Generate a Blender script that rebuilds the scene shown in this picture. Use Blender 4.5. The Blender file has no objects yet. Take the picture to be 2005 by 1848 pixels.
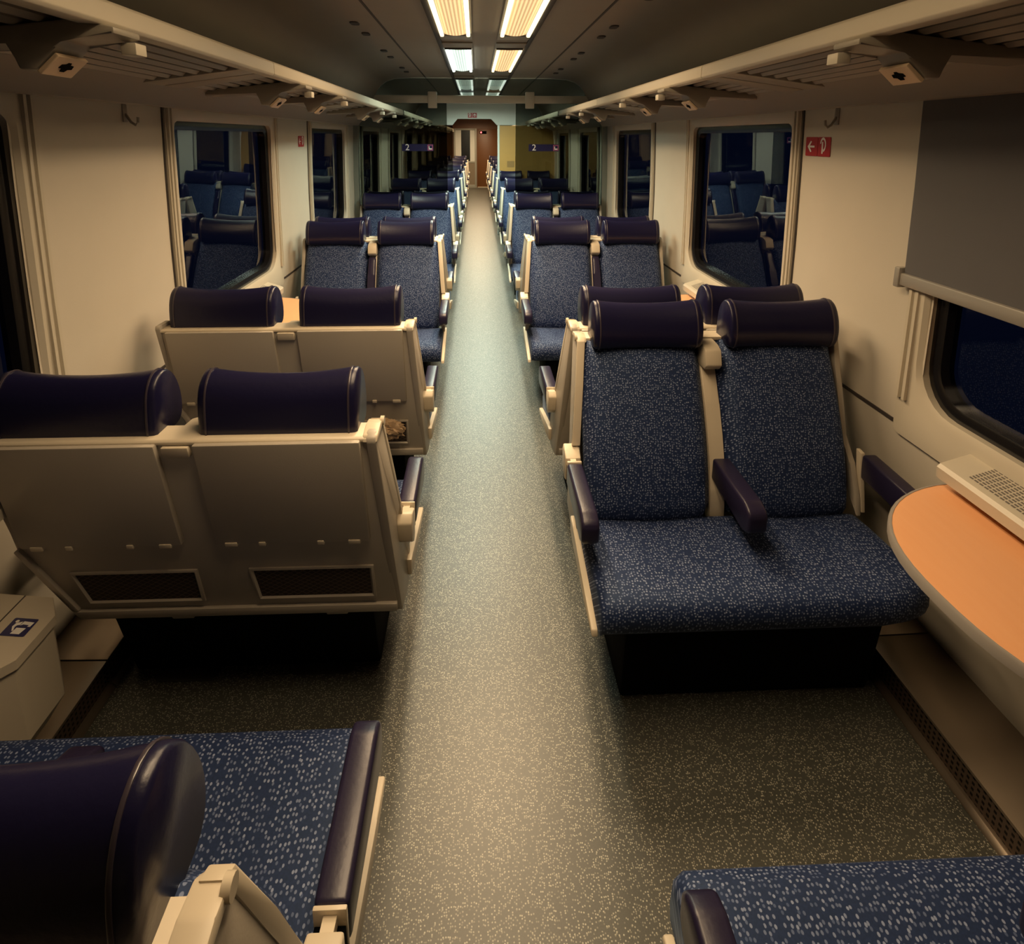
import bpy, bmesh, math, random
from mathutils import Vector, Matrix
random.seed(7)
C = bpy.context.scene.collection
sc = bpy.context.scene
PI = math.pi

# ------------------------------------------------------------------ camera
W_PX, H_PX = 2005, 1848
FPX, CX, CY = 1155.93, 978.89, 505.21
PITCH, YAW, ROLL = 0.2021, -0.0406, 0.0030
CAM = Vector((-0.0591, 0.0, 1.75))
cam_d = bpy.data.cameras.new('camera')
cam_d.sensor_fit = 'HORIZONTAL'
cam_d.sensor_width = 36.0
cam_d.lens = FPX * 36.0 / W_PX
cam_d.shift_x = (W_PX / 2 - CX) / W_PX
cam_d.shift_y = (CY - H_PX / 2) / W_PX
cam_d.clip_start = 0.01
cam = bpy.data.objects.new('camera', cam_d)
C.objects.link(cam)
r_ = Vector((math.cos(YAW), math.sin(YAW), 0))
f_ = Vector((-math.sin(YAW) * math.cos(PITCH), math.cos(YAW) * math.cos(PITCH), -math.sin(PITCH)))
u_ = r_.cross(f_)
# roll about the view axis
ca, sa = math.cos(ROLL), math.sin(ROLL)
r2 = r_ * ca + u_ * sa
u2 = u_ * ca - r_ * sa
cam.matrix_world = Matrix(((r2.x, u2.x, -f_.x, CAM.x), (r2.y, u2.y, -f_.y, CAM.y), (r2.z, u2.z, -f_.z, CAM.z), (0, 0, 0, 1)))
sc.camera = cam

# ------------------------------------------------------------------ world, exposure, light levels
wd = bpy.data.worlds.new('night_sky')
sc.world = wd
wd.use_nodes = True
wd.node_tree.nodes['Background'].inputs[0].default_value = (0.10, 0.16, 0.50, 1)
wd.node_tree.nodes['Background'].inputs[1].default_value = 0.016
sc.view_settings.view_transform = 'Standard'
sc.view_settings.look = 'None'
sc.view_settings.exposure = 0.0
sc.view_settings.gamma = 1.0
sc.view_settings.use_curve_mapping = False
sc.cycles.max_bounces = 6
sc.cycles.diffuse_bounces = 2
sc.cycles.glossy_bounces = 3
sc.cycles.transparent_max_bounces = 12
sc.cycles.sample_clamp_indirect = 3.0
sc.cycles.caustics_reflective = False
sc.cycles.caustics_refractive = False
WARM = (1.0, 0.72, 0.43)
COOL = (0.82, 1.0, 0.83)
LAMP_W = 24.0            # watts of one ceiling lamp
LAMP_NEAR = 9.0         # the lamps over the photographer

# ------------------------------------------------------------------ layout numbers (metres)
P = 2.136               # bay length, window to window
PART_Y = 6.448          # glass partition
PART2_Y = 10.72         # second partition
END_Y = 21.0
BACK_Y = -2.2
CEIL = 2.36


def wx(z):              # half width of the coach at height z
    pts = [(0.0, 1.47), (0.10, 1.465), (0.62, 1.40), (0.80, 1.372), (1.30, 1.368), (1.60, 1.360), (1.95, 1.345), (2.4, 1.30)]
    for (z0, x0), (z1, x1) in zip(pts, pts[1:]):
        if z <= z1:
            return x0 + (x1 - x0) * (z - z0) / (z1 - z0)
    return pts[-1][1]


# ------------------------------------------------------------------ materials
def mat(name, col, rough=0.5, metal=0.0, spec=0.5, bump=0.0, bscale=60, var=0.0, vscale=6.0, sheen=0.0):
    m = bpy.data.materials.new(name)
    m.use_nodes = True
    nt = m.node_tree
    b = nt.nodes['Principled BSDF']
    b.inputs['Base Color'].default_value = (*col, 1)
    b.inputs['Roughness'].default_value = rough
    b.inputs['Metallic'].default_value = metal
    b.inputs['Specular IOR Level'].default_value = spec
    if sheen:
        b.inputs['Sheen Weight'].default_value = sheen
    tc = nt.nodes.new('ShaderNodeTexCoord')
    if var:
        n = nt.nodes.new('ShaderNodeTexNoise')
        n.inputs['Scale'].default_value = vscale
        n.inputs['Detail'].default_value = 4
        nt.links.new(tc.outputs['Object'], n.inputs['Vector'])
        mx = nt.nodes.new('ShaderNodeMixRGB')
        mx.inputs[1].default_value = (*[c * (1 - var) for c in col], 1)
        mx.inputs[2].default_value = (*[min(1, c * (1 + var)) for c in col], 1)
        nt.links.new(n.outputs['Fac'], mx.inputs[0])
        nt.links.new(mx.outputs[0], b.inputs['Base Color'])
    if bump:
        n2 = nt.nodes.new('ShaderNodeTexNoise')
        n2.inputs['Scale'].default_value = bscale
        n2.inputs['Detail'].default_value = 3
        nt.links.new(tc.outputs['Object'], n2.inputs['Vector'])
        bp = nt.nodes.new('ShaderNodeBump')
        bp.inputs['Strength'].default_value = bump
        bp.inputs['Distance'].default_value = 0.004
        nt.links.new(n2.outputs['Fac'], bp.inputs['Height'])
        nt.links.new(bp.outputs[0], b.inputs['Normal'])
    return m


def speckle_mat(name, base, base2, dots, scale, thr, rough, stretch=1.0, rand=0.8, spec=0.3, dens=0.55, dots2=None, sheen=0.0, stint=None):
    """cloth or vinyl with small light flecks"""
    m = bpy.data.materials.new(name)
    m.use_nodes = True
    nt = m.node_tree
    b = nt.nodes['Principled BSDF']
    b.inputs['Roughness'].default_value = rough
    b.inputs['Specular IOR Level'].default_value = spec
    if stint:
        b.inputs['Specular Tint'].default_value = (*stint, 1)
    if sheen:
        b.inputs['Sheen Weight'].default_value = sheen
        b.inputs['Sheen Roughness'].default_value = 0.45
        b.inputs['Sheen Tint'].default_value = (0.62, 0.80, 1.0, 1)
    tc = nt.nodes.new('ShaderNodeTexCoord')
    sx = nt.nodes.new('ShaderNodeSeparateXYZ')
    nt.links.new(tc.outputs['Object'], sx.inputs[0])
    dv = nt.nodes.new('ShaderNodeMath')
    dv.operation = 'SUBTRACT'
    nt.links.new(sx.outputs['Y'], dv.inputs[0])
    nt.links.new(sx.outputs['Z'], dv.inputs[1])
    sy = nt.nodes.new('ShaderNodeMath')
    sy.operation = 'MULTIPLY'
    sy.inputs[1].default_value = stretch
    nt.links.new(dv.outputs[0], sy.inputs[0])
    mp = nt.nodes.new('ShaderNodeCombineXYZ')
    nt.links.new(sx.outputs['X'], mp.inputs[0])
    nt.links.new(sy.outputs[0], mp.inputs[1])
    nz = nt.nodes.new('ShaderNodeTexNoise')
    nz.inputs['Scale'].default_value = scale * 1.7
    nz.inputs['Detail'].default_value = 2
    nt.links.new(tc.outputs['Object'], nz.inputs['Vector'])
    mb = nt.nodes.new('ShaderNodeMixRGB')
    mb.inputs[1].default_value = (*base, 1)
    mb.inputs[2].default_value = (*base2, 1)
    nt.links.new(nz.outputs['Fac'], mb.inputs[0])
    v = nt.nodes.new('ShaderNodeTexVoronoi')
    v.voronoi_dimensions = '2D'
    v.inputs['Scale'].default_value = scale
    v.inputs['Randomness'].default_value = rand
    nt.links.new(mp.outputs[0], v.inputs['Vector'])
    ramp = nt.nodes.new('ShaderNodeMapRange')
    ramp.inputs[1].default_value = thr
    ramp.inputs[2].default_value = thr * 1.35
    ramp.inputs[3].default_value = 1
    ramp.inputs[4].default_value = 0
    nt.links.new(v.outputs['Distance'], ramp.inputs[0])
    sep = nt.nodes.new('ShaderNodeSeparateColor')
    nt.links.new(v.outputs['Color'], sep.inputs[0])
    gt = nt.nodes.new('ShaderNodeMath')
    gt.operation = 'LESS_THAN'
    gt.inputs[1].default_value = dens
    nt.links.new(sep.outputs[0], gt.inputs[0])
    mu = nt.nodes.new('ShaderNodeMath')
    mu.operation = 'MULTIPLY'
    nt.links.new(ramp.outputs[0], mu.inputs[0])
    nt.links.new(gt.outputs[0], mu.inputs[1])
    md = nt.nodes.new('ShaderNodeMixRGB')
    md.inputs[1].default_value = (*dots, 1)
    md.inputs[2].default_value = (*(dots2 or dots), 1)
    nt.links.new(sep.outputs[1], md.inputs[0])
    fin = nt.nodes.new('ShaderNodeMixRGB')
    nt.links.new(mu.outputs[0], fin.inputs[0])
    nt.links.new(mb.outputs[0], fin.inputs[1])
    nt.links.new(md.outputs[0], fin.inputs[2])
    nt.links.new(fin.outputs[0], b.inputs['Base Color'])
    return m


def emit_mat(name, col, strength):
    m = bpy.data.materials.new(name)
    m.use_nodes = True
    b = m.node_tree.nodes['Principled BSDF']
    b.inputs['Base Color'].default_value = (*[c * 0.6 for c in col], 1)
    b.inputs['Emission Color'].default_value = (*col, 1)
    b.inputs['Emission Strength'].default_value = strength
    return m


def diffuser_mat(name, col, lo, hi):
    """prismatic lamp cover: bright lengthwise ribs"""
    m = emit_mat(name, col, 1.0)
    nt = m.node_tree
    b = nt.nodes['Principled BSDF']
    tc = nt.nodes.new('ShaderNodeTexCoord')
    w = nt.nodes.new('ShaderNodeTexWave')
    w.wave_type = 'BANDS'
    w.bands_direction = 'X'
    w.inputs['Scale'].default_value = 17.0
    w.inputs['Distortion'].default_value = 0.0
    nt.links.new(tc.outputs['Object'], w.inputs['Vector'])
    mr = nt.nodes.new('ShaderNodeMapRange')
    mr.inputs[1].default_value = 0.1
    mr.inputs[2].default_value = 0.9
    mr.inputs[3].default_value = lo
    mr.inputs[4].default_value = hi
    nt.links.new(w.outputs['Fac'], mr.inputs[0])
    nt.links.new(mr.outputs[0], b.inputs['Emission Strength'])
    return m


def glass_mat(name, tint, ior=1.5, rough=0.0):
    m = bpy.data.materials.new(name)
    m.use_nodes = True
    nt = m.node_tree
    nt.nodes.remove(nt.nodes['Principled BSDF'])
    out = nt.nodes['Material Output']
    t = nt.nodes.new('ShaderNodeBsdfTransparent')
    t.inputs[0].default_value = (*tint, 1)
    g = nt.nodes.new('ShaderNodeBsdfGlossy')
    g.inputs['Roughness'].default_value = rough
    f = nt.nodes.new('ShaderNodeFresnel')
    f.inputs[0].default_value = ior
    mx = nt.nodes.new('ShaderNodeMixShader')
    nt.links.new(f.outputs[0], mx.inputs[0])
    nt.links.new(t.outputs[0], mx.inputs[1])
    nt.links.new(g.outputs[0], mx.inputs[2])
    nt.links.new(mx.outputs[0], out.inputs[0])
    return m


def net_mat(name):
    """diamond netting over a dark pocket"""
    m = mat(name, (0.05, 0.03, 0.02), 0.8)
    nt = m.node_tree
    b = nt.nodes['Principled BSDF']
    tc = nt.nodes.new('ShaderNodeTexCoord')
    sx = nt.nodes.new('ShaderNodeSeparateXYZ')
    nt.links.new(tc.outputs['Object'], sx.inputs[0])
    vals = []
    for op in ('ADD', 'SUBTRACT'):
        a = nt.nodes.new('ShaderNodeMath')
        a.operation = op
        s = nt.nodes.new('ShaderNodeMath')
        s.operation = 'MULTIPLY'
        s.inputs[1].default_value = 1.6
        nt.links.new(sx.outputs['Z'], s.inputs[0])
        nt.links.new(sx.outputs['X'], a.inputs[0])
        nt.links.new(s.outputs[0], a.inputs[1])
        k = nt.nodes.new('ShaderNodeMath')
        k.operation = 'PINGPONG'
        k.inputs[1].default_value = 0.012
        nt.links.new(a.outputs[0], k.inputs[0])
        l = nt.nodes.new('ShaderNodeMath')
        l.operation = 'LESS_THAN'
        l.inputs[1].default_value = 0.0022
        nt.links.new(k.outputs[0], l.inputs[0])
        vals.append(l)
    mxm = nt.nodes.new('ShaderNodeMath')
    mxm.operation = 'MAXIMUM'
    nt.links.new(vals[0].outputs[0], mxm.inputs[0])
    nt.links.new(vals[1].outputs[0], mxm.inputs[1])
    mx = nt.nodes.new('ShaderNodeMixRGB')
    mx.inputs[1].default_value = (0.028, 0.018, 0.012, 1)
    mx.inputs[2].default_value = (0.10, 0.065, 0.042, 1)
    nt.links.new(mxm.outputs[0], mx.inputs[0])
    nt.links.new(mx.outputs[0], b.inputs['Base Color'])
    return m


def perf_mat(name):
    """sheet metal with rows of small dark holes"""
    m = mat(name, (0.10, 0.075, 0.055), 0.45, 0.6)
    nt = m.node_tree
    b = nt.nodes['Principled BSDF']
    tc = nt.nodes.new('ShaderNodeTexCoord')
    sx = nt.nodes.new('ShaderNodeSeparateXYZ')
    nt.links.new(tc.outputs['Object'], sx.inputs[0])
    ks = []
    for ax, per in (('Y', 0.0085), ('Z', 0.0085)):
        k = nt.nodes.new('ShaderNodeMath')
        k.operation = 'PINGPONG'
        k.inputs[1].default_value = per
        nt.links.new(sx.outputs[ax], k.inputs[0])
        l = nt.nodes.new('ShaderNodeMath')
        l.operation = 'LESS_THAN'
        l.inputs[1].default_value = per * 0.5
        nt.links.new(k.outputs[0], l.inputs[0])
        ks.append(l)
    mu = nt.nodes.new('ShaderNodeMath')
    mu.operation = 'MULTIPLY'
    nt.links.new(ks[0].outputs[0], mu.inputs[0])
    nt.links.new(ks[1].outputs[0], mu.inputs[1])
    mx = nt.nodes.new('ShaderNodeMixRGB')
    mx.inputs[1].default_value = (0.14, 0.10, 0.075, 1)
    mx.inputs[2].default_value = (0.006, 0.005, 0.004, 1)
    nt.links.new(mu.outputs[0], mx.inputs[0])
    nt.links.new(mx.outputs[0], b.inputs['Base Color'])
    return m


def wood_mat(name, c1, c2, rough=0.4):
    m = mat(name, c1, rough)
    nt = m.node_tree
    b = nt.nodes['Principled BSDF']
    tc = nt.nodes.new('ShaderNodeTexCoord')
    mp = nt.nodes.new('ShaderNodeMapping')
    mp.inputs['Scale'].default_value = (14, 1.6, 14)
    nt.links.new(tc.outputs['Object'], mp.inputs[0])
    n = nt.nodes.new('ShaderNodeTexNoise')
    n.inputs['Scale'].default_value = 4
    n.inputs['Detail'].default_value = 6
    nt.links.new(mp.outputs[0], n.inputs['Vector'])
    mx = nt.nodes.new('ShaderNodeMixRGB')
    mx.inputs[1].default_value = (*c1, 1)
    mx.inputs[2].default_value = (*c2, 1)
    nt.links.new(n.outputs['Fac'], mx.inputs[0])
    nt.links.new(mx.outputs[0], b.inputs['Base Color'])
    return m


M = {}
M['wall'] = mat('wall_laminate', (0.62, 0.56, 0.46), 0.45, bump=0.05, bscale=200, var=0.04)
M['trim'] = mat('trim_cream', (0.60, 0.54, 0.43), 0.4)
M['groove'] = mat('groove_dark', (0.05, 0.04, 0.035), 0.6)
M['ceiling'] = mat('ceiling_laminate', (0.34, 0.295, 0.24), 0.55, var=0.05)
M['floor'] = speckle_mat('floor_vinyl', (0.040, 0.041, 0.034), (0.086, 0.088, 0.073), (0.48, 0.46, 0.37), 190, 0.28, 0.39, rand=1.0, dens=0.45, dots2=(0.15, 0.145, 0.115), spec=0.6)
M['fabric'] = speckle_mat('seat_moquette', (0.006, 0.012, 0.042), (0.014, 0.027, 0.098), (0.26, 0.31, 0.46), 120, 0.235, 0.66, stretch=0.8, rand=0.75, dens=0.80, dots2=(0.06, 0.085, 0.18), spec=0.55, sheen=0.08, stint=(0.55, 0.75, 1.0))
M['leather'] = mat('headrest_leather', (0.009, 0.008, 0.035), 0.31, spec=0.45, bump=0.12, bscale=90)
M['arm'] = mat('armrest_leather', (0.017, 0.013, 0.038), 0.33, spec=0.5, bump=0.08, bscale=120)
M['piping'] = mat('headrest_piping', (0.05, 0.04, 0.055), 0.28, spec=0.7)
M['shell'] = mat('seat_shell_plastic', (0.44, 0.39, 0.32), 0.42, bump=0.06, bscale=260, var=0.05)
M['cream'] = mat('seat_frame_cream', (0.66, 0.57, 0.43), 0.38)
M['black'] = mat('base_black', (0.003, 0.003, 0.003), 0.9, spec=0.1)
M['net'] = net_mat('pocket_netting')
M['slot'] = mat('vent_slot', (0.16, 0.14, 0.12), 0.6)
M['hatch'] = mat('hatch_metal', (0.055, 0.048, 0.040), 0.4, 0.2)
M['rubber'] = mat('window_rubber', (0.008, 0.007, 0.007), 0.25)
M['pane'] = glass_mat('window_glass', (0.55, 0.65, 0.75), 1.7)
M['tint'] = glass_mat('partition_glass', (0.42, 0.43, 0.40), 1.45)
M['cove'] = mat('cove_panel_shaded', (0.30, 0.26, 0.21), 0.5)  # darker than its own cream: the unlit look under the rack is painted in
M['tintarch'] = glass_mat('arch_glass', (0.40, 0.41, 0.39), 1.4)
M['rack'] = mat('rack_aluminium', (0.37, 0.33, 0.27), 0.45, 0.15)
M['beam'] = mat('rack_beam', (0.70, 0.62, 0.49), 0.4)
M['metal'] = mat('heater_steel', (0.32, 0.26, 0.20), 0.32, 0.75, var=0.12, vscale=3)
M['perf'] = perf_mat('heater_perforated')
M['orange'] = wood_mat('table_laminate', (0.90, 0.43, 0.20), (0.94, 0.48, 0.23), 0.35)
M['edge'] = mat('table_edging', (0.32, 0.29, 0.26), 0.4)
M['blind'] = mat('blind_cloth', (0.27, 0.26, 0.27), 0.8, bump=0.1, bscale=400)
M['blindbar'] = mat('blind_bar', (0.45, 0.42, 0.37), 0.35, 0.4)
M['red'] = mat('sign_red', (0.42, 0.018, 0.022), 0.4)
M['white'] = mat('sign_white', (0.90, 0.88, 0.84), 0.5)
M['blue'] = mat('sign_blue', (0.012, 0.012, 0.09), 0.4)
M['bluepale'] = mat('sticker_blue_band', (0.010, 0.009, 0.065), 0.4)
M['pink'] = mat('sticker_pink', (0.45, 0.10, 0.22), 0.4)
M['binp'] = mat('bin_plastic', (0.58, 0.51, 0.40), 0.4, var=0.04)
M['yellow'] = mat('partition_yellow', (0.62, 0.34, 0.09), 0.45, var=0.06)
M['brown'] = wood_mat('end_wall_brown', (0.14, 0.050, 0.011), (0.20, 0.074, 0.017), 0.4)
M['grey'] = mat('door_frame_grey', (0.38, 0.37, 0.31), 0.4)
M['greywhite'] = mat('header_panel', (0.80, 0.81, 0.74), 0.5)
M['post'] = mat('partition_post', (0.23, 0.25, 0.22), 0.35, 0.3)
M['plaque'] = mat('rack_plaque', (0.80, 0.60, 0.40), 0.35)
M['paper'] = mat('crumpled_paper', (0.40, 0.27, 0.15), 0.6, var=0.3, vscale=30)
M['dwarm'] = diffuser_mat('diffuser_warm', (1.0, 0.64, 0.30), 0.62, 1.25)
M['dcool'] = diffuser_mat('diffuser_cool', (0.80, 1.0, 0.86), 0.7, 1.3)
M['twarm'] = emit_mat('tube_warm', (1.0, 0.80, 0.46), 2.2)
M['tcool'] = emit_mat('tube_cool', (0.88, 1.0, 0.92), 4.0)
M['redlamp'] = emit_mat('red_indicator', (1.0, 0.10, 0.10), 4.0)


# ------------------------------------------------------------------ mesh helpers
def new_bm():
    return bmesh.new()


def quadgrid(bm, rows, close_u=False, cap=False):
    """rows: list of lists of points; skins them"""
    vs = [[bm.verts.new(p) for p in r] for r in rows]
    n = len(vs[0])
    for i in range(len(vs) - 1):
        for j in range(n if close_u else n - 1):
            k = (j + 1) % n
            bm.faces.new((vs[i][j], vs[i][k], vs[i + 1][k], vs[i + 1][j]))
    if cap:
        bm.faces.new(list(reversed(vs[0])))
        bm.faces.new(vs[-1])
    return vs


def prism(bm, pts, fn, a, b, bev=0.0, seg=2):
    """polygon pts pushed from a to b through fn(p, t) -> 3D"""
    v0 = [bm.verts.new(fn(p, a)) for p in pts]
    v1 = [bm.verts.new(fn(p, b)) for p in pts]
    fs = [bm.faces.new(v0), bm.faces.new(list(reversed(v1)))]
    n = len(pts)
    for i in range(n):
        j = (i + 1) % n
        fs.append(bm.faces.new((v0[j], v0[i], v1[i], v1[j])))
    if bev:
        es = list({e for f in fs for e in f.edges})
        bmesh.ops.bevel(bm, geom=es, offset=bev, segments=seg, affect='EDGES', profile=0.5, clamp_overlap=True)


def box(bm, x0, x1, y0, y1, z0, z1, bev=0.0, seg=2):
    prism(bm, [(x0, y0), (x1, y0), (x1, y1), (x0, y1)], lambda p, t: (p[0], p[1], t), z0, z1, bev, seg)


def tube(bm, pts, r, n=8, cap=True):
    rows = []
    for i, p in enumerate(pts):
        p = Vector(p)
        a = Vector(pts[max(0, i - 1)])
        b = Vector(pts[min(len(pts) - 1, i + 1)])
        d = (b - a).normalized()
        up = Vector((0, 0, 1)) if abs(d.z) < 0.9 else Vector((1, 0, 0))
        s = d.cross(up).normalized()
        t = s.cross(d)
        rows.append([p + (s * math.cos(2 * PI * k / n) + t * math.sin(2 * PI * k / n)) * r for k in range(n)])
    quadgrid(bm, rows, close_u=True, cap=cap)


def rr(cy, cz, hy, hz, r, n=6, rt=None):
    """rounded rectangle outline, counter-clockwise from the +y side"""
    out = []
    for (sy, sz, a0) in ((1, 1, 0), (-1, 1, PI / 2), (-1, -1, PI), (1, -1, 3 * PI / 2)):
        q = rt if (rt is not None and sz > 0) else r
        for i in range(n + 1):
            a = a0 + PI / 2 * i / n
            out.append((cy + sy * (hy - q) + q * math.cos(a), cz + sz * (hz - q) + q * math.sin(a)))
    return out


def finish(name, bm, m, parent=None, smooth=35):
    bmesh.ops.recalc_face_normals(bm, faces=bm.faces[:])
    me = bpy.data.meshes.new(name)
    bm.to_mesh(me)
    bm.free()
    if m is not None:
        for mm in (m if isinstance(m, (list, tuple)) else [m]):
            me.materials.append(mm)
    if smooth:
        me.polygons.foreach_set('use_smooth', [True] * len(me.polygons))
        me.set_sharp_from_angle(angle=math.radians(smooth))
    o = bpy.data.objects.new(name, me)
    C.objects.link(o)
    if parent is not None:
        o.parent = parent
    return o


def tag(o, label, cat, group=None, kind=None):
    o['label'] = label
    o['category'] = cat
    if group:
        o['group'] = group
    if kind:
        o['kind'] = kind
    return o


def empty(name, loc, label=None, cat=None, group=None, kind=None, rz=0.0):
    o = bpy.data.objects.new(name, None)
    o.empty_display_size = 0.1
    o.location = loc
    o.rotation_euler = (0, 0, rz)
    C.objects.link(o)
    if label:
        tag(o, label, cat, group, kind)
    return o


def struct(name, bm, m, label, cat, parent=None, smooth=35):
    o = finish(name, bm, m, parent, smooth)
    return tag(o, label, cat, kind='structure')


def copy_tree(o, parent=None):
    c = o.copy()
    C.objects.link(c)
    if parent is not None:
        c.parent = parent
    for ch in list(o.children):
        copy_tree(ch, c)
    return c


def text_mesh(name, body, size, m, parent=None):
    cu = bpy.data.curves.new(name, 'FONT')
    cu.body = body
    cu.size = size
    cu.align_x = 'CENTER'
    cu.align_y = 'CENTER'
    cu.extrude = 0.0006
    to = bpy.data.objects.new(name, cu)
    C.objects.link(to)
    bpy.context.view_layer.update()
    dg = bpy.context.evaluated_depsgraph_get()
    me = bpy.data.meshes.new_from_object(to.evaluated_get(dg))
    C.objects.unlink(to)
    bpy.data.objects.remove(to)
    me.materials.clear()
    me.materials.append(m)
    o = bpy.data.objects.new(name, me)
    C.objects.link(o)
    if parent is not None:
        o.parent = parent
    return o


ORD = ['first', 'second', 'third', 'fourth', 'fifth', 'sixth', 'seventh', 'eighth', 'ninth', 'tenth', 'eleventh', 'twelfth']
SIDE = {1: 'right', -1: 'left'}

# ================================================================== SETTING
# floor
bm = new_bm()
box(bm, -1.5, 1.5, BACK_Y - 0.1, END_Y + 0.1, -0.06, 0.0)
struct('floor', bm, M['floor'], 'grey-brown speckled vinyl floor running down the aisle', 'floor')

# ceiling: flat middle, curved flanks
bm = new_bm()
prof = [(0, CEIL), (0.575, CEIL), (0.75, CEIL - 0.004), (0.90, CEIL - 0.014), (0.99, CEIL - 0.04), (1.05, CEIL - 0.085), (1.09, CEIL - 0.14), (1.12, CEIL - 0.20), (1.19, CEIL - 0.32), (1.30, CEIL - 0.45)]
full = [(-x, z) for x, z in reversed(prof[1:])] + prof
outer = [(x * 1.02, z + 0.03) for x, z in full]
quadgrid(bm, [[(x, y, z) for x, z in full + list(reversed(outer))] for y in (BACK_Y, END_Y)], close_u=True, cap=True)
ceil_o = struct('ceiling', bm, M['ceiling'], 'dark brown curved coach ceiling with a flat middle panel', 'ceiling')
for s in (-1, 1):
    bm = new_bm()
    box(bm, s * 0.583 - 0.006, s * 0.583 + 0.006, BACK_Y + 0.01, END_Y - 0.01, CEIL - 0.0035, CEIL - 0.0005)
    finish('ceiling_groove', bm, M['groove'], ceil_o)
    bm = new_bm()
    box(bm, s * 0.292 - 0.014, s * 0.292 + 0.014, BACK_Y + 0.01, END_Y - 0.01, CEIL - 0.012, CEIL - 0.0005, 0.003)
    finish('lamp_channel_edge', bm, M['groove'], ceil_o)
for s in (-1, 1):
    for y0 in (1.29, 2.38, 3.43, 4.48, 5.54):
        for dy in (0.0, 0.34):
            if s > 0:
                dy += 0.03
            v = bm = new_bm()
            pts = rr(y0 + dy, s * 0.715, 0.045, 0.022, 0.02, 4)
            prism(bm, pts, lambda p, t: (p[1], p[0], t), CEIL - 0.010, CEIL + 0.0)
            finish('ceiling_outlet', bm, M['groove'], ceil_o)

# side walls with window openings
W0, W1, WZ0, WZ1 = 2.640, 3.860, 0.90, 1.82
ks = list(range(-1, 9))
for s in (-1, 1):
    bm = new_bm()
    yb = [BACK_Y]
    for k in ks:
        yb += [W0 + k * P, W1 + k * P]
    yb.append(END_Y)
    zb = [0.0, 0.10, 0.36, 0.62, 0.80, 0.90, 1.10, 1.30, 1.45, 1.60, 1.72, 1.82, 1.95, 2.1]
    vs = [[bm.verts.new((s * wx(z), y, z)) for z in zb] for y in yb]
    vo = [[bm.verts.new((s * (wx(z) + 0.08), y, z)) for z in zb] for y in yb]
    for i in range(len(yb) - 1):
        hole_col = i % 2 == 1
        for j in range(len(zb) - 1):
            if hole_col and WZ0 <= (zb[j] + zb[j + 1]) / 2 <= WZ1:
                continue
            bm.faces.new((vs[i][j], vs[i + 1][j], vs[i + 1][j + 1], vs[i][j + 1]))
            bm.faces.new((vo[i][j], vo[i][j + 1], vo[i + 1][j + 1], vo[i + 1][j]))
    for j in range(len(zb) - 1):
        bm.faces.new((vs[0][j], vs[0][j + 1], vo[0][j + 1], vo[0][j]))
        bm.faces.new((vs[-1][j], vo[-1][j], vo[-1][j + 1], vs[-1][j + 1]))
    struct('wall_' + SIDE[s], bm, M['wall'], 'cream laminate side wall on the %s with windows' % SIDE[s], 'wall')

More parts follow.
